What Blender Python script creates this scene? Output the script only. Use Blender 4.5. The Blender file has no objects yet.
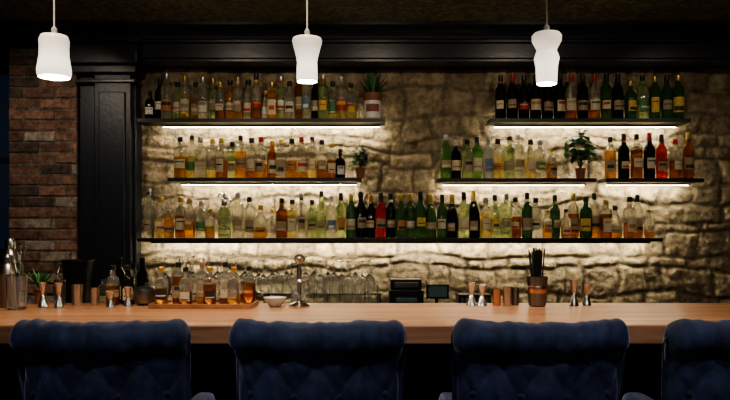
import bpy, math, random
from mathutils import Vector, noise
random.seed(7)
scene = bpy.context.scene
scene.view_settings.look = 'AgX - Medium High Contrast'

# ------------------------------------------------------------------ materials
MATS = {}
def new_mat(name):
    m = bpy.data.materials.new(name); m.use_nodes = True
    MATS[name] = m
    return m, m.node_tree.nodes, m.node_tree.links, m.node_tree.nodes["Principled BSDF"]
def pmat(name, col, rough=0.5, metal=0.0, trans=0.0, ior=1.45, bump=0.0, bscale=50, sheen=0, emit=None, es=0, coat=0, var=0.0, spec=0.5):
    m, n, l, b = new_mat(name)
    b.inputs["Base Color"].default_value = (*col, 1)
    b.inputs["Roughness"].default_value = rough
    b.inputs["Metallic"].default_value = metal
    b.inputs["Transmission Weight"].default_value = trans
    b.inputs["IOR"].default_value = ior
    b.inputs["Sheen Weight"].default_value = sheen
    b.inputs["Coat Weight"].default_value = coat
    b.inputs["Specular IOR Level"].default_value = spec
    if emit:
        b.inputs["Emission Color"].default_value = (*emit, 1)
        b.inputs["Emission Strength"].default_value = es
    if bump or var:
        tc = n.new("ShaderNodeTexCoord"); nz = n.new("ShaderNodeTexNoise")
        nz.inputs["Scale"].default_value = bscale; nz.inputs["Detail"].default_value = 6
        l.new(tc.outputs["Object"], nz.inputs["Vector"])
        if bump:
            bp = n.new("ShaderNodeBump"); bp.inputs["Strength"].default_value = bump; bp.inputs["Distance"].default_value = 0.01
            l.new(nz.outputs["Fac"], bp.inputs["Height"]); l.new(bp.outputs["Normal"], b.inputs["Normal"])
        if var:
            cr = n.new("ShaderNodeValToRGB")
            cr.color_ramp.elements[0].position = .3; cr.color_ramp.elements[1].position = .7
            cr.color_ramp.elements[0].color = (*[c*(1-var) for c in col], 1)
            cr.color_ramp.elements[1].color = (*[min(1, c*(1+var)) for c in col], 1)
            l.new(nz.outputs["Fac"], cr.inputs["Fac"]); l.new(cr.outputs["Color"], b.inputs["Base Color"])
    return m

GL = {'c': ((.84,.83,.70), .9), 'a': ((.78,.36,.08), .8), 'o': ((.42,.14,.04), .8), 'y': ((.88,.72,.30), .85),
      'g': ((.22,.48,.16), .85), 'd': ((.05,.13,.05), .6), 'k': ((.008,.008,.008), .1), 'r': ((.55,.04,.03), .75),
      'w': ((.60,.60,.50), .5), 'p': ((.62,.76,.40), .88)}
for k, (c, t) in GL.items():
    pmat("glass_"+k, c, rough=.05, trans=t, ior=1.36)
CAPS = {'k': (.015,.015,.015), 'g': (.65,.45,.14), 'r': (.35,.03,.03), 's': (.5,.5,.5), 'w': (.5,.47,.4), 'b': (.35,.18,.08), 'n': (.03,.06,.2)}
for k, c in CAPS.items():
    pmat("cap_"+k, c, rough=.35, metal=.8 if k in 'gs' else 0)
LAB = {'c': (.54,.46,.32), 'w': (.66,.63,.54), 'k': (.02,.02,.02), 'r': (.36,.035,.03), 'y': (.55,.38,.08), 'b': (.10,.16,.25), 'o': (.40,.17,.06), 'e': (.06,.18,.07), 't': (.30,.22,.13)}
for k, c in LAB.items():
    pmat("label_"+k, c, rough=.6, var=.25, bscale=110)

pmat("paint_navy_black", (.010,.014,.024), rough=.35, bump=.1, bscale=40)
pmat("trim_paint", (.024,.026,.034), rough=.28, bump=.08, bscale=30)
pmat("shelf_black", (.008,.008,.009), rough=.4, bump=.1, bscale=30)
pmat("led_diffuser", (1,1,1), emit=(1,.90,.65), es=100)
pmat("steel", (.62,.58,.54), rough=.22, metal=1)
pmat("steel_dark", (.25,.24,.23), rough=.3, metal=1)
pmat("copper", (.75,.42,.28), rough=.25, metal=1)
pmat("clear_glass", (.95,.97,.95), rough=.03, trans=.95, ior=1.4)
pmat("black_plastic", (.012,.012,.013), rough=.35)
pmat("screen_dim", (.02,.03,.03), rough=.2, emit=(.35,.5,.45), es=.05)
pmat("ceramic_white", (.7,.66,.6), rough=.35)
pmat("terracotta", (.22,.08,.045), rough=.6, var=.2, bscale=20)
pmat("leaf_green", (.05,.16,.045), rough=.45, var=.4, bscale=25)
pmat("leaf_dark", (.025,.06,.03), rough=.45, var=.4, bscale=25)
pmat("soil", (.02,.013,.008), rough=.9)
pmat("leg_wood", (.05,.025,.012), rough=.4, var=.3, bscale=15)
pmat("tray_wood", (.35,.16,.07), rough=.45, var=.3, bscale=15)
pmat("plaster_dark", (.03,.028,.026), rough=.8, bump=.2)
pmat("cord_grey", (.45,.44,.41), rough=.5)
pmat("window_glass_night", (.012,.018,.035), rough=.12, emit=(.03,.045,.09), es=.12)
pmat("button_velvet", (.008,.012,.04), rough=.7, sheen=.3)
pmat("lamp_bulb", (1,1,1), emit=(1,.85,.62), es=10)

def velvet():
    m, n, l, b = new_mat("velvet_blue")
    tc = n.new("ShaderNodeTexCoord"); nz = n.new("ShaderNodeTexNoise"); nz.inputs["Scale"].default_value = 11; nz.inputs["Detail"].default_value = 8; nz.inputs["Roughness"].default_value = .68
    l.new(tc.outputs["Object"], nz.inputs["Vector"])
    cr = n.new("ShaderNodeValToRGB")
    cr.color_ramp.elements[0].position = .40; cr.color_ramp.elements[0].color = (.008,.014,.042,1)
    cr.color_ramp.elements[1].position = .66; cr.color_ramp.elements[1].color = (.036,.053,.120,1)
    l.new(nz.outputs["Fac"], cr.inputs["Fac"]); l.new(cr.outputs["Color"], b.inputs["Base Color"])
    b.inputs["Roughness"].default_value = .75
    b.inputs["Sheen Weight"].default_value = .9
    b.inputs["Sheen Roughness"].default_value = .3
    b.inputs["Sheen Tint"].default_value = (.42,.48,.72,1)
    n2 = n.new("ShaderNodeTexNoise"); n2.inputs["Scale"].default_value = 300
    l.new(tc.outputs["Object"], n2.inputs["Vector"])
    bp = n.new("ShaderNodeBump"); bp.inputs["Strength"].default_value = .25; bp.inputs["Distance"].default_value = .002
    l.new(n2.outputs["Fac"], bp.inputs["Height"]); l.new(bp.outputs["Normal"], b.inputs["Normal"])
velvet()

def woodmat(name, c1, c2, scale_vec, rough=.35, plank=None):
    m, n, l, b = new_mat(name)
    tc = n.new("ShaderNodeTexCoord"); mp = n.new("ShaderNodeMapping"); mp.inputs["Scale"].default_value = scale_vec
    l.new(tc.outputs["Object"], mp.inputs["Vector"])
    nz = n.new("ShaderNodeTexNoise"); nz.inputs["Scale"].default_value = 3; nz.inputs["Detail"].default_value = 8; nz.inputs["Distortion"].default_value = .8
    l.new(mp.outputs["Vector"], nz.inputs["Vector"])
    cr = n.new("ShaderNodeValToRGB"); cr.color_ramp.elements[0].position = .3; cr.color_ramp.elements[1].position = .7
    cr.color_ramp.elements[0].color = (*c1, 1); cr.color_ramp.elements[1].color = (*c2, 1)
    l.new(nz.outputs["Fac"], cr.inputs["Fac"]); l.new(cr.outputs["Color"], b.inputs["Base Color"])
    b.inputs["Roughness"].default_value = rough
    bp = n.new("ShaderNodeBump"); bp.inputs["Strength"].default_value = .15; bp.inputs["Distance"].default_value = .003
    l.new(nz.outputs["Fac"], bp.inputs["Height"]); l.new(bp.outputs["Normal"], b.inputs["Normal"])
woodmat("counter_wood", (.26,.105,.05), (.60,.32,.17), (.6,9,9), rough=.30)
woodmat("floor_wood", (.02,.011,.007), (.05,.028,.016), (9,.6,1), rough=.4)

def stonemat():
    m, n, l, b = new_mat("limestone")
    at = n.new("ShaderNodeAttribute"); at.attribute_name = "Col"
    tc = n.new("ShaderNodeTexCoord")
    nz = n.new("ShaderNodeTexNoise"); nz.inputs["Scale"].default_value = 16; nz.inputs["Detail"].default_value = 12; nz.inputs["Roughness"].default_value = .72
    l.new(tc.outputs["Object"], nz.inputs["Vector"])
    cr = n.new("ShaderNodeValToRGB"); cr.color_ramp.elements[0].position = .36; cr.color_ramp.elements[1].position = .65
    cr.color_ramp.elements[0].color = (.42,.38,.33,1); cr.color_ramp.elements[1].color = (1.2,1.15,1.05,1)
    l.new(nz.outputs["Fac"], cr.inputs["Fac"])
    mx = n.new("ShaderNodeMix"); mx.data_type = 'RGBA'; mx.blend_type = 'MULTIPLY'; mx.inputs[0].default_value = 1
    l.new(at.outputs["Color"], mx.inputs[6]); l.new(cr.outputs["Color"], mx.inputs[7])
    l.new(mx.outputs[2], b.inputs["Base Color"])
    b.inputs["Roughness"].default_value = .9
    n2 = n.new("ShaderNodeTexNoise"); n2.inputs["Scale"].default_value = 36; n2.inputs["Detail"].default_value = 12; n2.inputs["Roughness"].default_value = .7
    l.new(tc.outputs["Object"], n2.inputs["Vector"])
    bp = n.new("ShaderNodeBump"); bp.inputs["Strength"].default_value = 1; bp.inputs["Distance"].default_value = .022
    l.new(n2.outputs["Fac"], bp.inputs["Height"]); l.new(bp.outputs["Normal"], b.inputs["Normal"])
stonemat()
def brickmat():
    m, n, l, b = new_mat("brick_face")
    at = n.new("ShaderNodeAttribute"); at.attribute_name = "Col"
    tc = n.new("ShaderNodeTexCoord")
    nz = n.new("ShaderNodeTexNoise"); nz.inputs["Scale"].default_value = 22; nz.inputs["Detail"].default_value = 9; nz.inputs["Roughness"].default_value = .75
    l.new(tc.outputs["Object"], nz.inputs["Vector"])
    cr = n.new("ShaderNodeValToRGB"); cr.color_ramp.elements[0].position = .38; cr.color_ramp.elements[1].position = .66
    cr.color_ramp.elements[0].color = (.35,.35,.35,1); cr.color_ramp.elements[1].color = (1.4,1.4,1.4,1)
    l.new(nz.outputs["Fac"], cr.inputs["Fac"])
    mx = n.new("ShaderNodeMix"); mx.data_type = 'RGBA'; mx.blend_type = 'MULTIPLY'; mx.inputs[0].default_value = 1
    l.new(at.outputs["Color"], mx.inputs[6]); l.new(cr.outputs["Color"], mx.inputs[7])
    l.new(mx.outputs[2], b.inputs["Base Color"])
    b.inputs["Roughness"].default_value = .85
    bp = n.new("ShaderNodeBump"); bp.inputs["Strength"].default_value = .9; bp.inputs["Distance"].default_value = .012
    l.new(nz.outputs["Fac"], bp.inputs["Height"]); l.new(bp.outputs["Normal"], b.inputs["Normal"])
brickmat()
def ceilmat():
    m, n, l, b = new_mat("ceiling_textured_olive")
    tc = n.new("ShaderNodeTexCoord")
    v = n.new("ShaderNodeTexVoronoi"); v.inputs["Scale"].default_value = 26
    l.new(tc.outputs["Object"], v.inputs["Vector"])
    cr = n.new("ShaderNodeValToRGB"); cr.color_ramp.elements[0].position = .1; cr.color_ramp.elements[1].position = .7
    cr.color_ramp.elements[0].color = (.38,.38,.25,1); cr.color_ramp.elements[1].color = (.15,.15,.10,1)
    l.new(v.outputs["Distance"], cr.inputs["Fac"]); l.new(cr.outputs["Color"], b.inputs["Base Color"])
    b.inputs["Roughness"].default_value = .5
    bp = n.new("ShaderNodeBump"); bp.inputs["Strength"].default_value = .8; bp.inputs["Distance"].default_value = .01
    l.new(v.outputs["Distance"], bp.inputs["Height"]); l.new(bp.outputs["Normal"], b.inputs["Normal"])
ceilmat()
def opal():
    m, n, l, b = new_mat("opal_glass_lit")
    tc = n.new("ShaderNodeTexCoord"); sp = n.new("ShaderNodeSeparateXYZ")
    l.new(tc.outputs["Generated"], sp.inputs[0])
    cr = n.new("ShaderNodeValToRGB")
    cr.color_ramp.elements[0].position = 0; cr.color_ramp.elements[0].color = (.95,.83,.66,1)
    cr.color_ramp.elements[1].position = 1; cr.color_ramp.elements[1].color = (.26,.22,.17,1)
    e = cr.color_ramp.elements.new(.35); e.color = (1,.90,.74,1)
    e = cr.color_ramp.elements.new(.75); e.color = (.55,.47,.37,1)
    l.new(sp.outputs["Z"], cr.inputs["Fac"]); 
    l.new(cr.outputs["Color"], b.inputs["Emission Color"])
    b.inputs["Emission Strength"].default_value = 1.6
    b.inputs["Base Color"].default_value = (.8,.78,.72,1); b.inputs["Roughness"].default_value = .2
opal()

# ------------------------------------------------------------------ mesh builder
class MB:
    def __init__(s): s.v=[]; s.f=[]; s.m=[]; s.s=[]; s.mats=[]; s.c=None
    def mi(s, name):
        if name not in s.mats: s.mats.append(name)
        return s.mats.index(name)
    def face(s, idx, mat, smooth=False):
        s.f.append(idx); s.m.append(s.mi(mat)); s.s.append(smooth)
    def box(s, x0,x1,y0,y1,z0,z1, mat):
        b=len(s.v)
        s.v += [(x0,y0,z0),(x1,y0,z0),(x1,y1,z0),(x0,y1,z0),(x0,y0,z1),(x1,y0,z1),(x1,y1,z1),(x0,y1,z1)]
        for q in ((0,3,2,1),(4,5,6,7),(0,1,5,4),(1,2,6,5),(2,3,7,6),(3,0,4,7)):
            s.face(tuple(b+i for i in q), mat)
    def lathe(s, prof, c, mats, seg=16, power=2, sx=1, sy=1, rot=0, caps=True):
        base=len(s.v); n=len(prof)
        for r,z in prof:
            for k in range(seg):
                a=2*math.pi*(k+.5)/seg
                ca,sa=math.cos(a),math.sin(a)
                if power!=2:
                    q=(abs(ca)**power+abs(sa)**power)**(-1/power)
                else: q=1
                x=r*q*ca*sx; y=r*q*sa*sy
                xr=x*math.cos(rot)-y*math.sin(rot); yr=x*math.sin(rot)+y*math.cos(rot)
                s.v.append((c[0]+xr,c[1]+yr,c[2]+z))
        for i in range(n-1):
            mt=mats if isinstance(mats,str) else mats[i]
            for k in range(seg):
                k2=(k+1)%seg
                s.face((base+i*seg+k,base+i*seg+k2,base+(i+1)*seg+k2,base+(i+1)*seg+k), mt, True)
        if caps:
            m0=mats if isinstance(mats,str) else mats[0]; m1=mats if isinstance(mats,str) else mats[-1]
            s.face(tuple(base+k for k in reversed(range(seg))), m0)
            s.face(tuple(base+(n-1)*seg+k for k in range(seg)), m1)
    def arc(s, c, r, z0, z1, a0, a1, mat, seg=8, power=2):
        base=len(s.v)
        for z in (z0,z1):
            for k in range(seg+1):
                a=a0+(a1-a0)*k/seg
                ca,sa=math.cos(a),math.sin(a)
                q=1 if power==2 else (abs(ca)**power+abs(sa)**power)**(-1/power)
                s.v.append((c[0]+r*q*ca,c[1]+r*q*sa,c[2]+z))
        for k in range(seg):
            s.face((base+k,base+k+1,base+seg+1+k+1,base+seg+1+k), mat, True)
    def tube(s, pts, r, mat, seg=8):
        pts=[Vector(p) for p in pts]; base=len(s.v); n=len(pts)
        for i,p in enumerate(pts):
            d=(pts[min(i+1,n-1)]-pts[max(i-1,0)]).normalized()
            up=Vector((0,0,1)) if abs(d.z)<.9 else Vector((1,0,0))
            u=d.cross(up).normalized(); w=d.cross(u)
            rr=r[i] if isinstance(r,(list,tuple)) else r
            for k in range(seg):
                a=2*math.pi*k/seg
                s.v.append(tuple(p+u*rr*math.cos(a)+w*rr*math.sin(a)))
        for i in range(n-1):
            for k in range(seg):
                k2=(k+1)%seg
                s.face((base+i*seg+k,base+(i+1)*seg+k,base+(i+1)*seg+k2,base+i*seg+k2), mat, True)
        s.face(tuple(base+k for k in range(seg)), mat); s.face(tuple(base+(n-1)*seg+k for k in reversed(range(seg))), mat)
    def sell(s, c, h, mat, e=.35, nu=20, nv=12):
        base=len(s.v)
        f=lambda t: math.copysign(abs(t)**e, t)
        for i in range(nv+1):
            ph=-math.pi/2+math.pi*i/nv
            for k in range(nu):
                th=2*math.pi*k/nu
                s.v.append((c[0]+h[0]*f(math.cos(ph))*f(math.cos(th)), c[1]+h[1]*f(math.cos(ph))*f(math.sin(th)), c[2]+h[2]*f(math.sin(ph))))
        for i in range(nv):
            for k in range(nu):
                k2=(k+1)%nu
                s.face((base+i*nu+k,base+i*nu+k2,base+(i+1)*nu+k2,base+(i+1)*nu+k), mat, True)
    def build(s, name, sharp=35, parent=None, bevel=0):
        xs=[p[0] for p in s.v]; ys=[p[1] for p in s.v]; zs=[p[2] for p in s.v]
        o=((min(xs)+max(xs))/2,(min(ys)+max(ys))/2,min(zs))
        me=bpy.data.meshes.new(name)
        me.from_pydata([(p[0]-o[0],p[1]-o[1],p[2]-o[2]) for p in s.v],[],s.f)
        for m in s.mats: me.materials.append(MATS[m])
        me.polygons.foreach_set("material_index", s.m)
        me.polygons.foreach_set("use_smooth", s.s)
        if s.c:
            ca=me.color_attributes.new("Col",'FLOAT_COLOR','POINT')
            ca.data.foreach_set("color",[x for c in s.c for x in (*c,1)])
        me.update()
        if sharp: me.set_sharp_from_angle(angle=math.radians(sharp))
        ob=bpy.data.objects.new(name, me); ob.location=o
        scene.collection.objects.link(ob)
        if bevel:
            b=ob.modifiers.new("bevel",'BEVEL'); b.width=bevel; b.segments=3; b.limit_method='ANGLE'
        if parent: 
            ob.parent=parent
            ob.location=(o[0]-parent.location[0],o[1]-parent.location[1],o[2]-parent.location[2])
        return ob
def empty(name, loc):
    e=bpy.data.objects.new(name,None); e.location=loc; e.empty_display_size=.1
    scene.collection.objects.link(e); return e

# ------------------------------------------------------------------ room shell
CEIL=2.70
mb=MB(); mb.box(-3.4,3.6,-1.5,5.1,-.05,0,"floor_wood"); mb.build("floor")
mb=MB(); mb.box(-3.4,3.6,-1.5,5.1,CEIL,CEIL+.05,"ceiling_textured_olive"); mb.build("ceiling")
mb=MB(); mb.box(-3.45,-3.4,-1.5,5.1,0,CEIL,"plaster_dark"); mb.build("wall_left")
mb=MB(); mb.box(3.6,3.65,-1.5,5.1,0,CEIL,"plaster_dark"); mb.build("wall_right")
mb=MB(); mb.box(-3.4,3.6,5.0,5.1,0,CEIL,"plaster_dark"); mb.build("wall_back")

# stone wall
def stone_wall():
    X0,X1,Z0,Z1=-1.56,3.6,.0,2.52
    step=.0098
    rng=random.Random(3)
    rows=[0]
    while rows[-1]<3: rows.append(rows[-1]+rng.choice([.07,.09,.11,.14,.17]))
    cols=[]
    for r in rows:
        c=[-2.0-rng.random()*.3]; 
        while c[-1]<4.2: c.append(c[-1]+rng.uniform(.11,.36))
        cols.append((c,[rng.random() for _ in c],[rng.random() for _ in c]))
    import bisect
    nx=int((X1-X0)/step); zs=[]
    z=Z0
    while z<Z1:
        zs.append(z); z+= .06 if z<.8 else step
    zs.append(Z1)
    m=MB(); m.c=[]
    N=noise.noise
    for z in zs:
        for i in range(nx+1):
            x=X0+(X1-X0)*i/nx
            wx=x+.055*N((x*2.6,z*2.6,1.3))+.030*N((x*8,z*8,4.1))
            wz=z+.08*N((x*1.7,z*2.1,7.7))+.027*N((x*7,z*8,9.4))
            ri=max(0,bisect.bisect_right(rows,wz)-1); ri=min(ri,len(rows)-2)
            c,rv,tv=cols[ri]
            ci=max(0,bisect.bisect_right(c,wx)-1); ci=min(ci,len(c)-2)
            dz=min(wz-rows[ri],rows[ri+1]-wz); dx=min(wx-c[ci],c[ci+1]-wx)
            e=max(0,1/((1/max(dz,.0005)**3+1/max(dx,.0005)**3)**(1/3)))
            t=min(1,max(0,(e-.003)/.018)); t=t*t*(3-2*t)
            fr=N((x*5,z*5,2))*.28+N((x*12,z*12,5))*.40+N((x*28,z*28,8))*.45
            ridge=abs(N((x*9+3,z*13,11)))
            h=.010+t*(.009+.013*rv[ci])+.017*fr*(.6+.4*t)-.010*ridge*t
            m.v.append((x,4.900-max(-.03,min(.05,h)),z))
            tint=.66+.66*tv[ci]
            st=Vector((.365*tint,.300*tint,.212*tint)); mo=Vector((.215,.178,.128))
            col=mo.lerp(st,t)*(1+.65*fr)
            m.c.append(tuple(col))
    w=nx+1
    for j in range(len(zs)-1):
        for i in range(nx):
            a=j*w+i
            m.face((a,a+1,a+w+1,a+w),"limestone",True)
    m.build("wall_stone",sharp=0)
stone_wall()

# brick column
def brick_column():
    m=MB(); m.c=[]
    rng=random.Random(5)
    x0,x1,y0,y1=-2.39,-1.925,4.75,4.995
    m.box(x0+.006,x1-.006,y0+.008,y1,0,2.60,"brick_face"); m.c+=[(.17,.145,.12)]*8
    H=.073; J=.012
    r=0; z=.0
    while z+H<2.62:
        off=0 if r%2==0 else -.105
        x=x0+off
        while x<x1:
            a=max(x,x0)+J/2; b=min(x+.21,x1)-J/2
            if b-a>.03:
                d=rng.uniform(-.006,.004); n0=len(m.v)
                bz0=z+J/2; bz1=z+H-J/2; bv=.006; yf=y0+d
                j=lambda: rng.uniform(-.003,.003)
                m.v+=[(a+j(),y0+.03,bz0),(b+j(),y0+.03,bz0),(b+j(),y0+.03,bz1),(a+j(),y0+.03,bz1),
                      (a+j(),yf+bv,bz0+j()),(b+j(),yf+bv,bz0+j()),(b+j(),yf+bv,bz1+j()),(a+j(),yf+bv,bz1+j()),
                      (a+bv+j(),yf+j(),bz0+bv),(b-bv+j(),yf+j(),bz0+bv),(b-bv+j(),yf+j(),bz1-bv),(a+bv+j(),yf+j(),bz1-bv)]
                for q in ((0,1,5,4),(1,2,6,5),(2,3,7,6),(3,0,4,7),(4,5,9,8),(5,6,10,9),(6,7,11,10),(7,4,8,11),(8,9,10,11)):
                    m.face(tuple(n0+i for i in q),"brick_face")
                k=rng.random()
                if k<.22: c=(.35,.285,.235)
                elif k<.38: c=(.10,.065,.055)
                else:
                    t=rng.uniform(.6,1.2); c=(.27*t,.145*t,.105*t)
                m.c+=[c]*12
            x+=.21
        z+=H; r+=1
    m.build("brick_column",sharp=0)
brick_column()

# window at far left
m=MB()
m.box(-3.4,-2.40,4.93,4.99,0,2.56,"paint_navy_black")
m.box(-3.2,-2.42,4.915,4.935,1.25,2.48,"window_glass_night")
for zz in (1.22,1.85,2.46): m.box(-3.25,-2.41,4.89,4.93,zz,zz+.035,"paint_navy_black")
for xx in (-3.25,-2.83): m.box(xx,xx+.04,4.89,4.93,1.22,2.49,"paint_navy_black")
m.build("window_1")

# pilaster
m=MB()
m.box(-1.915,-1.535,4.76,4.995,0,2.42,"paint_navy_black")
m.box(-1.80,-1.555,4.715,4.76,.0,2.42,"paint_navy_black")
m.box(-1.765,-1.59,4.70,4.715,.2,2.30,"paint_navy_black")
m.box(-1.93,-1.52,4.69,4.995,0,.14,"paint_navy_black")
m.box(-1.925,-1.525,4.70,4.995,2.36,2.385,"trim_paint")
m.box(-1.94,-1.51,4.67,4.995,2.42,2.47,"trim_paint")
m.box(-1.965,-1.485,4.62,4.995,2.47,2.60,"trim_paint")
m.box(-1.99,-1.46,4.58,4.995,2.60,2.64,"trim_paint")
m.build("pilaster",bevel=.006)

# entablature beam with crown moulding
def moulding(name,x0,x1,prof,mat):
    m=MB()
    n=len(prof)
    for x in (x0,x1):
        for y,z in prof: m.v.append((x,y,z))
    for i in range(n):
        i2=(i+1)%n
        m.face((i,i2,n+i2,n+i),mat)
    m.face(tuple(reversed(range(n))),mat); m.face(tuple(range(n,2*n)),mat)
    return m.build(name)
prof=[(4.99,2.49),(4.66,2.49),(4.66,2.505),(4.64,2.51),(4.64,2.60),(4.615,2.605),(4.615,2.62)]
for i in range(7):
    a=i/6*math.pi/2
    prof.append((4.60-.10*(1-math.cos(a)),2.625+.05*math.sin(a)))
prof+=[(4.48,2.68),(4.48,2.70),(4.99,2.70)]
moulding("trim_1",-1.455,3.6,prof,"trim_paint")
prof2=[(4.99,2.605),(4.66,2.605),(4.66,2.62),(4.60,2.635),(4.55,2.66),(4.48,2.68),(4.48,2.70),(4.99,2.70)]
moulding("trim_2",-3.4,-1.995,prof2,"trim_paint")
moulding("trim_3",-1.995,-1.455,[(4.99,2.642),(4.57,2.642),(4.55,2.66),(4.47,2.68),(4.47,2.70),(4.99,2.70)],"trim_paint")

# ------------------------------------------------------------------ shelves with LED channel on their back edge
SH=[("S1L",-1.495,.132,2.115),("S1R",.822,2.138,2.115),("S2L",-1.296,-.02,1.726),("S2A",.474,1.52,1.722),("S2B",1.579,2.224,1.722),("S3",-1.495,1.954,1.330)]
for n,x0,x1,z in SH:
    m=MB()
    m.box(x0,x1,4.655,4.815,z-.024,z,"shelf_black")
    s=.12 if n=="S1L" else .05
    m.box(x0+s,x1-.03,4.785,4.800,z-.036,z-.0245,"shelf_black")
    m.box(x0+s+.005,x1-.035,4.8005,4.812,z-.036,z-.0245,"led_diffuser")
    m.build("bar_shelf")

# ------------------------------------------------------------------ bottles
T={
'W': dict(p=[(.030,0),(.0365,.006),(.0365,.19),(.033,.207),(.020,.228),(.0145,.245),(.0145,.262)],c=(.0155,.25,.302),l=(.05,.14)),
'C': dict(p=[(.038,0),(.042,.006),(.042,.13),(.039,.165),(.027,.21),(.017,.24),(.0155,.27)],c=(.0175,.235,.305),l=(.045,.11)),
'B': dict(p=[(.036,0),(.039,.006),(.039,.165),(.035,.185),(.020,.2),(.015,.212),(.015,.235)],c=(.017,.230,.265),l=(.035,.13)),
'G': dict(p=[(.035,0),(.037,.005),(.037,.2),(.033,.215),(.017,.23),(.0145,.26)],c=(.016,.255,.292),l=(.045,.15)),
'Q': dict(p=[(.033,0),(.034,.004),(.034,.17),(.031,.183),(.016,.195),(.0145,.222)],c=(.0175,.218,.250),l=(.03,.13),pw=5),
'F': dict(p=[(.040,0),(.047,.01),(.049,.06),(.044,.115),(.028,.15),(.015,.17),(.014,.195)],c=(.018,.19,.225),l=(.03,.085)),
'T': dict(p=[(.03,0),(.032,.005),(.032,.2),(.026,.23),(.0145,.262),(.013,.29)],c=(.015,.285,.315),l=(.05,.14)),
'S': dict(p=[(.030,0),(.033,.005),(.033,.11),(.028,.13),(.014,.145),(.0125,.175)],c=(.0145,.17,.195),l=(.02,.09)),
}
def bottle(m,x,y,z,code,sc=1.0,rng=random):
    t=T[code[0]]; g="glass_"+code[1]; cap="cap_"+code[2]; lab=code[3]
    pw=t.get('pw',2); seg=20
    p=[(r*sc,h*sc) for r,h in t['p']]
    mats=[g]*(len(p)-1)
    if code[1] in 'ayo' and rng.random()<.75:
        lv=p[1][1]+(p[2][1]-p[1][1])*rng.uniform(.45,.98)
        p=p[:2]+[(p[1][0]+(p[2][0]-p[1][0])*(lv-p[1][1])/(p[2][1]-p[1][1]),lv)]+p[2:]
        mats=[g,g]+["glass_c"]*(len(p)-3)
    rot=rng.uniform(-.35,.35)
    m.lathe(p,(x,y,z),mats,seg,power=pw,rot=0)
    cr,c0,c1=[v*sc for v in t['c']]
    m.lathe([(cr*.92,c0),(cr,c0+.002),(cr,c1-.002),(cr*.85,c1)],(x,y,z),cap,14)
    if lab!='n':
        l0,l1=[v*sc for v in t['l']]
        hh=l1-l0; l0+=hh*rng.uniform(0,.3); l1-=hh*rng.uniform(0,.3)
        R=p[1][0]+.0008
        if code[0]=='F': R=.0495*sc
        wd=rng.uniform(.65,1.1)
        a0,a1=-math.pi/2-wd+rot,-math.pi/2+wd+rot
        if pw!=2: a0,a1=-math.pi/2-.68,-math.pi/2+.68
        m.arc((x,y,z),R,l0,l1,a0,a1,"label_"+lab,10,pw)
        alt=rng.choice({'c':'rkot','w':'bkrt','k':'ytc','r':'cyk','y':'rk','b':'wt','o':'ck','e':'cy','t':'kc'}[lab])
        h=l1-l0; f=rng.choice([.1,.3,.5,.65])
        m.arc((x,y,z),R+.0006,l0+h*f,l0+h*(f+rng.choice([.12,.3])),a0+.2,a1-.2,"label_"+alt,8,pw)
        if rng.random()<.5 and code[0] in 'WCGT':
            m.arc((x,y,z),cr*1.03,c0-.008*sc,c0+.008*sc,a0,a1,"label_"+alt,8)
rows={
"S1L":(-1.46,-.055, "SkkwWkkwGcsoBpkcGygcBaktGcswGpgtQogcBakcGagtBcoeWokrScgwQagcGpswBccoGogtTckbWkktGpsyBykeGysrByky"),
"S1R":(.865,2.125,"WkkcWkrtWkkrWkkcWkgtWkkcWorcWkktWorcWdkcWkktBdgyGpkeGdgyWdktGdgy"),
"S2L":(-1.265,-.13,"BakcGykeBcscBygtBogcQpktGaktBokcBartBogcQcgtBakoBarcGytwBoktQogcSkkw"),
"S2A":(.50,1.27,"GgstBkwcBpktGgeeGwsbBykoGpktGcstBykcBcseSagt"),
"S2B":(1.60,2.19,"GaktWkkcGoctWkrcWrktBorcWogt"),
"S3a":(-1.465,-.995,"TcstBygcSastBogcQaboBcseSagy"),
"S3b":(-.88,1.92,"GcstBcktFagoScgcBoktQykcGcstBpktTpktGcsbWpkoWdgcWkktWkgcWrktWkktWdgoWdgcWdkyCdgtWdkcCkgtWpkcCkgtByscGpkyGpstBokcWdktBcetSagoWdktSakcWogtBdkyGaktQogcFaktBokcWoktSagc"),
}
def cw(code): return T[code[0]]['p'][2][0]*2
for key,(x0,x1,s) in rows.items():
    codes=[s[i:i+4] for i in range(0,len(s)-3,4)]
    codes=[c if (c[1] in GL and c[2] in CAPS) else c[0]+(c[1] if c[1] in GL else 'g')+'k'+('c') for c in codes]
    codes=[c if (c[3] in LAB or c[3]=='n') else c[:3]+'c' for c in codes]
    z={"S1":2.115,"S2":1.726 if key=="S2L" else 1.722,"S3":1.330}[key[:2]]
    tot=sum(cw(c) for c in codes); gap=((x1-x0)-tot)/(len(codes)-1)
    rng=random.Random(len(codes)*3+1)
    m=MB(); x=x0
    for i,c in enumerate(codes):
        w=cw(c); 
        yoff=rng.uniform(-.008,.008) if gap>-.002 else (.022 if i%2 else -.022)
        bottle(m,x+w/2,4.730+yoff,z+.0005,c,rng.uniform(.95,1.04),rng)
        x+=w+gap
    m.build("liquor_bottles")

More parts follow.
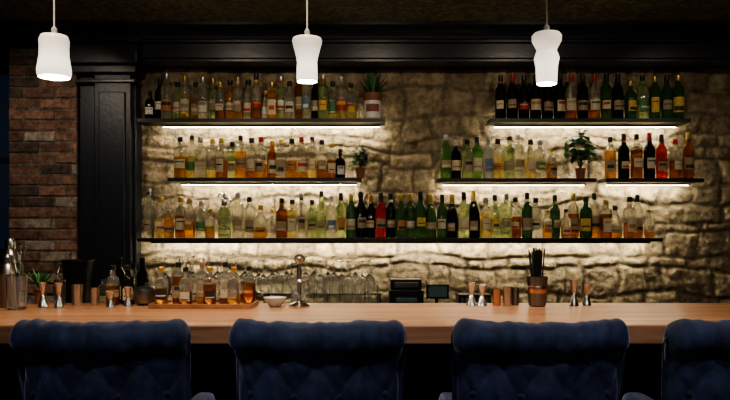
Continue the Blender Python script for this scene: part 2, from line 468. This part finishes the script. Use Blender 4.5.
# soda siphon
m=MB(); sx_,sy_,sz_=-.937,4.735,1.3305
m.lathe([(.040,0),(.045,.008),(.045,.15),(.039,.185),(.022,.21),(.018,.225)],(sx_,sy_,sz_),"glass_p",20)
for zz in (.02,.06,.10,.14): m.lathe([(.0452,zz),(.0465,zz+.003),(.0452,zz+.006)],(sx_,sy_,sz_),"steel",20,caps=False)
m.lathe([(.021,.215),(.024,.225),(.022,.255),(.014,.265),(.014,.29),(.008,.298)],(sx_,sy_,sz_),"steel",16)
m.tube([(sx_,sy_,sz_+.262),(sx_+.03,sy_-.005,sz_+.268),(sx_+.042,sy_-.01,sz_+.25),(sx_+.043,sy_-.01,sz_+.215)],.006,"steel")
m.tube([(sx_,sy_,sz_+.285),(sx_-.03,sy_,sz_+.30),(sx_-.045,sy_,sz_+.27)],.005,"steel")
m.build("soda_siphon")

# ------------------------------------------------------------------ plants
def leaf(m,base,direc,length,width,mat,curl=.3):
    d=Vector(direc).normalized(); side=d.cross(Vector((0,0,1)))
    if side.length<.05: side=Vector((1,0,0))
    side.normalize(); up=side.cross(d)
    b=len(m.v); n=5
    for i in range(n+1):
        t=i/n; w=width*math.sin(math.pi*(t*.9+.08))**.8*(1-.3*t)
        p=Vector(base)+d*length*t+Vector((0,0,-curl*length*t*t))
        m.v+= [tuple(p-side*w),tuple(p+up*w*.25),tuple(p+side*w)]
    for i in range(n):
        a=b+i*3
        m.face((a,a+1,a+4,a+3),mat,True); m.face((a+1,a+2,a+5,a+4),mat,True)
m=MB(); c=(.050,4.735,2.1155)
m.lathe([(.045,0),(.056,.01),(.058,.06),(.058,.13)],c,"ceramic_white",24)
m.lathe([(.0585,.125),(.0605,.127),(.0605,.178),(.052,.180),(.050,.165),(.001,.165)],c,["terracotta"]*4+["soil"],24)
m.arc(c,.0592,.05,.10,-math.pi/2-.8,-math.pi/2+.8,"terracotta",10)
rng=random.Random(2)
for i in range(46):
    a=rng.uniform(0,2*math.pi); el=rng.uniform(.55,1.45)
    leaf(m,(c[0]+.012*math.cos(a),c[1]+.012*math.sin(a),c[2]+.16),(math.cos(a)*math.cos(el),math.sin(a)*math.cos(el)*.8,math.sin(el)),rng.uniform(.14,.21)*(.6+.4*math.sin(el)),.009,"leaf_green" if i%2==0 else "leaf_dark",.1)
m.build("potted_aloe")
def ivy(name,c,R,n,seed,ls,zsc=1.0,pot=True,up=.12):
    m=MB(); rng=random.Random(seed)
    if pot:
        m.lathe([(.026,0),(.034,.06),(.036,.062),(.036,.07),(.030,.07),(.001,.066)],c,["terracotta"]*4+["soil"],18)
    for i in range(n):
        a=rng.uniform(0,2*math.pi); el=rng.uniform(-.5,1.4); rr=R*rng.uniform(.35,1)
        tip=Vector((c[0]+rr*math.cos(a)*math.cos(el),c[1]+.5*rr*math.sin(a)*math.cos(el),c[2]+up+rr*zsc*math.sin(el)))
        root=Vector((c[0],c[1],c[2]+.065))
        if i%2==0: m.tube([root,(root+tip)/2+Vector((0,0,.02)),tip],.0012,"leaf_dark",5)
        for q in range(2):
            b=rng.uniform(0,2*math.pi)
            leaf(m,tip,(math.cos(b),math.sin(b)*.6-.5,rng.uniform(-.6,.4)),ls*rng.uniform(.7,1.2),ls*.42,"leaf_green" if rng.random()<.5 else "leaf_dark",.3)
    return m.build(name)
ivy("potted_ivy",(-.03,4.715,1.7265),.085,44,4,.045)
ivy("potted_ivy",(1.43,4.71,1.7225),.115,80,9,.055,1.3,up=.19)

# ------------------------------------------------------------------ back bar counter and its items
m=MB()
m.box(-3.1,3.3,4.28,4.60,.87,.91,"steel_dark")
m.box(-3.05,3.25,4.33,4.59,0,.87,"black_plastic")
for i in range(8): m.box(-3.0+i*.78,-3.0+i*.78+.74,4.315,4.33,.1,.82,"shelf_black")
m.build("back_bar_counter")
BZ=.9105
m=MB()
for x in (-1.29,-.62,.09): 
    for y in (4.40,4.57): m.box(x-.008,x+.008,y-.008,y+.008,BZ,BZ+.07,"steel")
m.box(-1.31,.11,4.385,4.585,BZ+.07,BZ+.078,"steel")
m.build("glass_rack")
m=MB(); rng=random.Random(11)
wg=[(.033,0),(.040,.035),(.041,.06),(.033,.095),(.012,.115),(.004,.125),(.0035,.205),(.008,.211),(.034,.215),(.034,.217)]
for i in range(16):
    for jx,yy in ((0,4.43),(.045,4.53)):
        x=-1.25+i*.088+jx
        if x>.06: continue
        s=rng.choice([.92,1.0,1.06])
        m.lathe([(r,h*s) for r,h in wg],(x,yy+rng.uniform(-.006,.006),BZ+.0785),"clear_glass",16)
m.build("wine_glasses")
m=MB()
for i in range(7):
    x=-.42+i*.078
    m.lathe([(.028,0),(.034,.10),(.0345,.135),(.031,.135),(.026,.01),(.001,.01)],(x,4.34,BZ),"clear_glass",16,caps=False)
m.build("highball_glasses")
m=MB()
for x,cd in ((-1.50,'Wkkc'),(-1.42,'Bokt'),(-1.36,'Wkkt'),(-1.60,'Sokc')):
    bottle(m,x,4.34,BZ,cd,1.0,rng)
m.build("liquor_bottles")
m=MB(); m.lathe([(.07,0),(.095,.27),(.10,.272),(.10,.285),(.09,.285),(.066,.02),(.001,.02)],(-1.80,4.45,BZ),"black_plastic",28,caps=False)
m.tube([(-1.905,4.45,BZ+.25),(-1.92,4.42,BZ+.2),(-1.905,4.45,BZ+.15)],.006,"steel")
m.build("ice_bucket")
m=MB()
m.box(.15,.36,4.36,4.55,BZ,BZ+.10,"black_plastic")
m.box(.16,.35,4.38,4.54,BZ+.10,BZ+.165,"black_plastic")
m.box(.18,.33,4.372,4.38,BZ+.112,BZ+.15,"steel_dark")
m.box(.19,.32,4.352,4.36,BZ+.03,BZ+.055,"screen_dim")
m.build("receipt_printer",bevel=.008)
m=MB()
m.box(.41,.49,4.40,4.5,BZ,BZ+.01,"black_plastic"); m.box(.44,.46,4.46,4.475,BZ+.01,BZ+.06,"black_plastic")
m.box(.385,.525,4.44,4.458,BZ+.04,BZ+.13,"black_plastic"); m.box(.397,.513,4.436,4.44,BZ+.052,BZ+.118,"screen_dim")
m.build("till_screen",bevel=.003)
m=MB()
m.box(.58,.78,4.40,4.55,BZ,BZ+.07,"black_plastic")
for i in range(7): m.box(.595+i*.026,.613+i*.026,4.395,4.40,BZ+.02,BZ+.05,"steel_dark")
m.build("bottle_cooler_tray",bevel=.004)

# ------------------------------------------------------------------ main bar
CT=1.075
m=MB(); m.box(-3.1,3.3,2.17,2.87,1.015,CT,"counter_wood"); m.build("bar_counter_top",bevel=.006)
m=MB()
m.box(-3.1,3.3,2.42,2.80,.0,1.0145,"paint_navy_black")
for i in range(10):
    x=-3.0+i*.63
    m.box(x,x+.03,2.40,2.42,.12,.98,"paint_navy_black"); m.box(x+.55,x+.58,2.40,2.42,.12,.98,"paint_navy_black")
    m.box(x,x+.58,2.40,2.42,.12,.15,"paint_navy_black"); m.box(x,x+.58,2.40,2.42,.95,.98,"paint_navy_black")
m.build("bar_front_panel")

def jigger(x,y,h=.09,r=.021,mat="steel"):
    m=MB(); w=r*.28
    m.lathe([(r*.9,0),(r,.001),(w+.003,h*.44),(w,h*.47),(w+.002,h*.5),(r*.92,h),(r*.85,h),(w,h*.55),(.0005,h*.55)],(x,y,CT+.0003),mat,20,caps=True)
    m.build("jigger")
def tumbler_cup(x,y,h=.085,r=.02,mat="steel"):
    m=MB(); m.lathe([(r*.85,0),(r,h),(r*.93,h),(r*.8,.006),(.0005,.006)],(x,y,CT+.0003),mat,20); m.build("measuring_cup")
for x in (-1.225,-1.165): jigger(x,2.70,.095,.019)
tumbler_cup(-1.11,2.74,.085); tumbler_cup(-1.05,2.76,.07,.018); jigger(-.975,2.72,.06,.018); jigger(-.915,2.74,.075,.018)
tumbler_cup(-1.20,2.79,.10,.022,"steel_dark"); tumbler_cup(-1.145,2.81,.075,.02)
for x,h in ((.415,.09),(.455,.08)): jigger(x,2.76,h)
tumbler_cup(.512,2.76,.065,.018,"copper"); tumbler_cup(.552,2.75,.075,.018); tumbler_cup(.587,2.78,.07,.017,"steel_dark")
jigger(.81,2.75,.10,.018); jigger(.865,2.77,.085,.018)

def shaker(x,y,h,mat="steel_dark"):
    m=MB(); m.lathe([(.028,0),(.034,.004),(.040,h*.62),(.041,h*.64),(.039,h*.66),(.030,h*.80),(.020,h*.84),(.020,h*.95),(.012,h)],(x,y,CT+.0003),mat,24); m.build("cocktail_shaker")
shaker(-1.410,2.82,.26); shaker(-1.365,2.71,.20)
m=MB()
m.lathe([(.028,0),(.034,.005),(.037,.12),(.034,.12),(.030,.01),(.001,.01)],(-1.285,2.62,CT+.0003),"clear_glass",20)
for i in range(4):
    a=i*1.6; m.tube([(-1.285+.008*math.cos(a),2.62+.008*math.sin(a),CT+.012),(-1.285+.028*math.cos(a),2.62+.028*math.sin(a),CT+.20),(-1.285+.030*math.cos(a),2.62+.030*math.sin(a),CT+.235)],[.002,.002,.004],"steel",6)
m.build("bar_spoon_glass")
m=MB(); c=(-1.290,2.82,CT+.0003)
m.lathe([(.018,0),(.024,.055),(.027,.057),(.027,.068),(.022,.068),(.001,.062)],c,["terracotta"]*4+["soil"],18)
rng=random.Random(8)
for i in range(34):
    a=rng.uniform(0,6.28); el=rng.uniform(.8,1.45)
    leaf(m,(c[0],c[1],c[2]+.062),(math.cos(a)*math.cos(el),math.sin(a)*math.cos(el),math.sin(el)),rng.uniform(.06,.10),.008,"leaf_green",.1)
m.build("potted_succulent")
m=MB(); rng=random.Random(5)
for x,y,cd in ((-.995,2.80,'Sokt'),(-.94,2.815,'Skkc')): bottle(m,x,y,CT+.0004,cd,.8,rng)
m.build("bitters_bottles")

m=MB(); m.box(-.80,-.425,2.64,2.80,CT+.0003,CT+.010,"tray_wood")
m.box(-.80,-.425,2.635,2.642,CT+.0003,CT+.018,"tray_wood"); m.box(-.80,-.425,2.798,2.805,CT+.0003,CT+.018,"tray_wood")
m.box(-.805,-.798,2.635,2.805,CT+.0003,CT+.018,"tray_wood"); m.box(-.427,-.42,2.635,2.805,CT+.0003,CT+.018,"tray_wood")
m.build("serving_tray",bevel=.001)
m=MB(); rng=random.Random(21)
bl=['Sagk','Qokt','Sokc','Qabt','Sogk','Qokc','Sagt','Sokr']
for i,cd in enumerate(bl):
    sc=.74 if cd[0]=='S' else .64
    x,y=-.767+i*.0455,2.675+(i%2)*.075
    bottle(m,x,y,CT+.0108,cd,sc,rng)
    t=.145 if cd[0]=='S' else .16
    m.tube([(x,y,CT+t),(x+.003,y,CT+t+.02),(x+.012,y,CT+t+.03)],[.004,.0025,.0015],"steel",6)
m.build("bitters_bottles")
m=MB(); m.lathe([(.018,0),(.022,.004),(.040,.026),(.044,.036),(.041,.036),(.02,.008),(.0005,.007)],(-.345,2.72,CT+.0003),"ceramic_white",28); m.build("small_bowl")
m=MB(); m.lathe([(.03,0),(.043,.01),(.05,.035),(.046,.06),(.03,.072),(.008,.076),(.008,.086),(.001,.09)],(-.86,2.79,CT+.0003),"steel_dark",24); m.build("sugar_pot")
m=MB(); c=(-.25,2.70,CT+.0003)
m.lathe([(.040,0),(.042,.006),(.030,.014),(.012,.022),(.009,.03),(.009,.09),(.016,.098),(.009,.106),(.008,.165),(.014,.172),(.022,.180),(.023,.188),(.015,.198),(.004,.202)],c,"steel",24)
m.tube([(c[0],c[1],c[2]+.10),(c[0]+.03,c[1]-.01,c[2]+.105),(c[0]+.035,c[1]-.012,c[2]+.08)],.005,"steel")
m.tube([(c[0],c[1],c[2]+.17),(c[0]-.025,c[1],c[2]+.16),(c[0]-.03,c[1],c[2]+.12)],.004,"steel")
m.lathe([(.02,.03),(.028,.05),(.026,.05),(.019,.032)],c,"clear_glass",20,caps=False)
m.build("citrus_press")
m=MB(); c=(.665,2.74,CT+.0003)
m.lathe([(.028,0),(.033,.005),(.037,.06),(.040,.115),(.037,.115),(.030,.008),(.001,.008)],c,"steel_dark",24)
m.lathe([(.0375,.052),(.0385,.055),(.0395,.075),(.0385,.078)],c,"copper",24,caps=False)
rng=random.Random(4)
for i in range(40):
    a=rng.uniform(0,6.28); r=rng.uniform(0,.024)
    m.tube([(c[0]+r*.6*math.cos(a),c[1]+r*.6*math.sin(a),c[2]+.012),(c[0]+r*1.45*math.cos(a),c[1]+r*1.45*math.sin(a),c[2]+rng.uniform(.205,.228))],.0023,"black_plastic",6)
m.build("straw_holder")

# ------------------------------------------------------------------ pendant lamps
PL=[(-1.095,2.5,1.905,[(.052,0),(.057,.010),(.058,.025),(.054,.05),(.050,.075),(.0495,.105),(.051,.130),(.045,.146),(.02,.150),(.012,.151)]),
    (-.204,2.5,1.890,[(.034,0),(.037,.01),(.036,.05),(.035,.068),(.039,.09),(.047,.12),(.053,.142),(.050,.152),(.03,.156),(.012,.158)]),
    (.640,2.5,1.882,[(.034,0),(.036,.01),(.038,.06),(.044,.09),(.038,.108),(.034,.118),(.042,.134),(.051,.15),(.052,.168),(.045,.178),(.012,.182)])]
for x,y,z,p in PL:
    e=empty("pendant_lamp",(x,y,z))
    m=MB(); m.lathe(p+[(.001,p[-1][1])],(x,y,z),"opal_glass_lit",32,caps=False)
    m.build("glass_shade",parent=e,sharp=0)
    m=MB(); h=p[-1][1]; m.lathe([(.010,h),(.010,h+.02),(.004,h+.028),(.0028,h+.03),(.0028,CEIL-.02-z),(.05,CEIL-.019-z),(.05,CEIL-z)],(x,y,z),"cord_grey",12); m.build("cord_and_canopy",parent=e)
    m=MB(); m.lathe([(.001,.03),(.016,.037),(.022,.055),(.016,.075),(.010,.09),(.010,h-.002)],(x,y,z),"lamp_bulb",12); m.build("bulb",parent=e)
    l=bpy.data.lights.new("pendant_light",'POINT'); l.energy=12; l.color=(1,.84,.64); l.shadow_soft_size=.02
    lo=bpy.data.objects.new("pendant_light",l); lo.parent=e; lo.location=(0,0,.006); scene.collection.objects.link(lo)

# ------------------------------------------------------------------ bar stools
def chair(X,Y):
    e=empty("bar_stool",(X,Y,0))
    m=MB()
    prof=[]
    nz=60
    for i in range(nz+1):
        t=i/nz; z=.62+(1.055-.62)*t
        y=.055*(1-t)**1.5
        prof.append((y,z,y+.035,z,0))
    cy,cz,R=-.002,1.097,.041
    for i in range(1,20):
        a=math.radians(262-i*(262-25)/19)
        prof.append((cy+R*math.cos(a),cz+R*math.sin(a),cy,cz,1))
    for i in range(1,16):
        t=i/15; z=1.10+(.70-1.10)*t
        prof.append((.045+.045*math.sin(t*1.6),z,.035+.02*t,z,2))
    prof.append((.095,.62,.06,.62,2))
    n=len(prof); NU=150; W=.222
    A=.060; Bv=.085
    arc=[0]
    for i in range(1,n): arc.append(arc[-1]+math.hypot(prof[i][0]-prof[i-1][0],prof[i][1]-prof[i-1][1]))
    tb=arc[nz-2]
    for i in range(n):
        y,z,sy,sz,zone=prof[i]
        a=prof[max(i-1,0)]; b=prof[min(i+1,n-1)]
        dy,dz=b[0]-a[0],b[1]-a[1]; L=math.hypot(dy,dz) or 1
        ny,nzv=-dz/L,dy/L
        for k in range(NU+1):
            u=-1+2*k/NU
            s=W*u
            d=abs(s)-(W-.028)
            f=1 if d<=0 else math.sqrt(max(.0025,1-(d/.028)**2))
            t=arc[i]-tb
            sw=s+.006*noise.noise((s*9+X*3,z*11,3))
            tw=t+.006*noise.noise((s*9,z*11,8+X*3))
            ss=sw/A
            h=0
            if zone==0:
                p2,q2=(ss+tw/Bv)/2,(ss-tw/Bv)/2
                g=abs(math.sin(math.pi*p2))*abs(math.sin(math.pi*q2))
                h=.010*g**.6-.003
            elif zone==1:
                ang=i-nz
                fade=max(0,1-ang/17)
                h=.009*fade*(abs(math.sin(math.pi*(ss)/2))**.55-.75)
            wob=.005*noise.noise((s*14+X*7,z*14,y*9))+.005*noise.noise((s*40+X*7,z*20,y*20))
            yy=sy+(y-sy)*f; zz=sz+(z-sz)*(f if zone==1 else 1)
            yy+=(h*f+wob)*ny; zz+=(h*f+wob)*nzv
            wsc=1.0 if z>1.07 else .925+.075*max(0,(z-1.035)/.035)
            if zone==2: wsc=.96
            yy+=.060*(s/W)**2
            if z>1: zz+=.007*abs(s/W)**2-.012*(s/W)**8
            m.v.append((X+s*wsc,Y+yy,zz))
    w=NU+1
    for i in range(n-1):
        for k in range(NU):
            a=i*w+k
            m.face((a,a+1,a+w+1,a+w),"velvet_blue",True)
    m.face(tuple(i*w for i in range(n)),"velvet_blue",True)
    m.face(tuple(i*w+NU for i in reversed(range(n))),"velvet_blue",True)
    m.face(tuple(range(w))[::-1],"velvet_blue"); m.face(tuple((n-1)*w+k for k in range(w)),"velvet_blue")
    for jr in range(0,6):
        for kk in range(-4,5):
            if (kk+jr)%2==0:
                s=kk*A
                if abs(s)>W*.93: continue
                z=prof[nz-2][1]-jr*Bv
                if z<.64: continue
                tt=(z-.62)/(1.055-.62); y=.055*(1-tt)**1.5+.060*(s/W)**2
                m.sell((X+s*.925,Y+y+.001,z),(.008,.006,.008),"button_velvet",1.0,10,6)
    m.build("tufted_back",parent=e,sharp=0)
    m=MB()
    for sg in (-1,1):
        m.sell((X+sg*.198,Y+.225,.775),(.030,.165,.125),"velvet_blue",.45,28,18)
    m.sell((X,Y+.235,.70),(.178,.17,.06),"velvet_blue",.4,32,16)
    m.sell((X,Y+.235,.61),(.215,.185,.045),"velvet_blue",.25,32,12)
    m.build("seat_and_arms",parent=e,sharp=0)
    m=MB()
    for sx in (-1,1):
        for yy,ky in ((.08,-.03),(.38,.02)):
            m.tube([(X+sx*.175,Y+yy,.59),(X+sx*.185,Y+yy+ky*.5,.3),(X+sx*.20,Y+yy+ky,.0)],[.024,.019,.014],"leg_wood",10)
    for y0 in (.062,.392): m.tube([(X-.185,Y+y0,.28),(X+.185,Y+y0,.28)],.010,"leg_wood",8)
    for sx in (-1,1): m.tube([(X+sx*.187,Y+.065,.28),(X+sx*.187,Y+.39,.28)],.010,"leg_wood",8)
    m.build("legs_and_footrest",parent=e)
for X in (-.66,-.118,.437,.975): chair(X,1.72)

# ------------------------------------------------------------------ lights
def spot(x,y,tx,ty,tz,en,ang,col=(1,.86,.66)):  # unseen ceiling spots added to brighten walls, shelves, counter and stools; housings made up
    m=MB(); m.lathe([(.045,0),(.05,0),(.05,.012),(.04,.012),(.036,.004)],(x,y,CEIL-.012),"steel_dark",20,caps=False); 
    e=m.build("fill_spot_housing")
    l=bpy.data.lights.new("fill_spot_beam",'SPOT'); l.energy=en; l.spot_size=ang; l.spot_blend=.8; l.color=col; l.shadow_soft_size=.05
    o=bpy.data.objects.new("fill_spot_beam",l); scene.collection.objects.link(o)
    o.parent=e; o.location=(0,0,-.01)
    d=Vector((tx-x,ty-y,tz-(CEIL-.02))); o.rotation_euler=d.to_track_quat('-Z','Y').to_euler()
for x in (-1.0,.1,1.2): spot(x,3.2,x,4.85,1.85,28,1.55)
spot(2.3,3.2,2.4,4.85,1.6,20,1.4)
spot(-2.0,3.3,-2.1,4.8,1.7,52,1.2)
for x in (-.66,.16,.975): spot(x,.45,x,1.75,1.05,45,1.0,(.95,.93,.98))
for x in (-1.1,-.2,1.0): spot(x,2.2,x,2.6,1.075,38,1.3)

w=bpy.data.worlds.new("World"); scene.world=w; w.use_nodes=True
w.node_tree.nodes["Background"].inputs[0].default_value=(1,.93,.85,1)
w.node_tree.nodes["Background"].inputs[1].default_value=.12

cam=bpy.data.cameras.new("camera"); cam.sensor_width=36; cam.lens=35.0
cam.shift_y=35/730
co=bpy.data.objects.new("camera",cam); scene.collection.objects.link(co)
co.location=(0,0,1.35); co.rotation_euler=(math.radians(90),0,0)
scene.camera=co
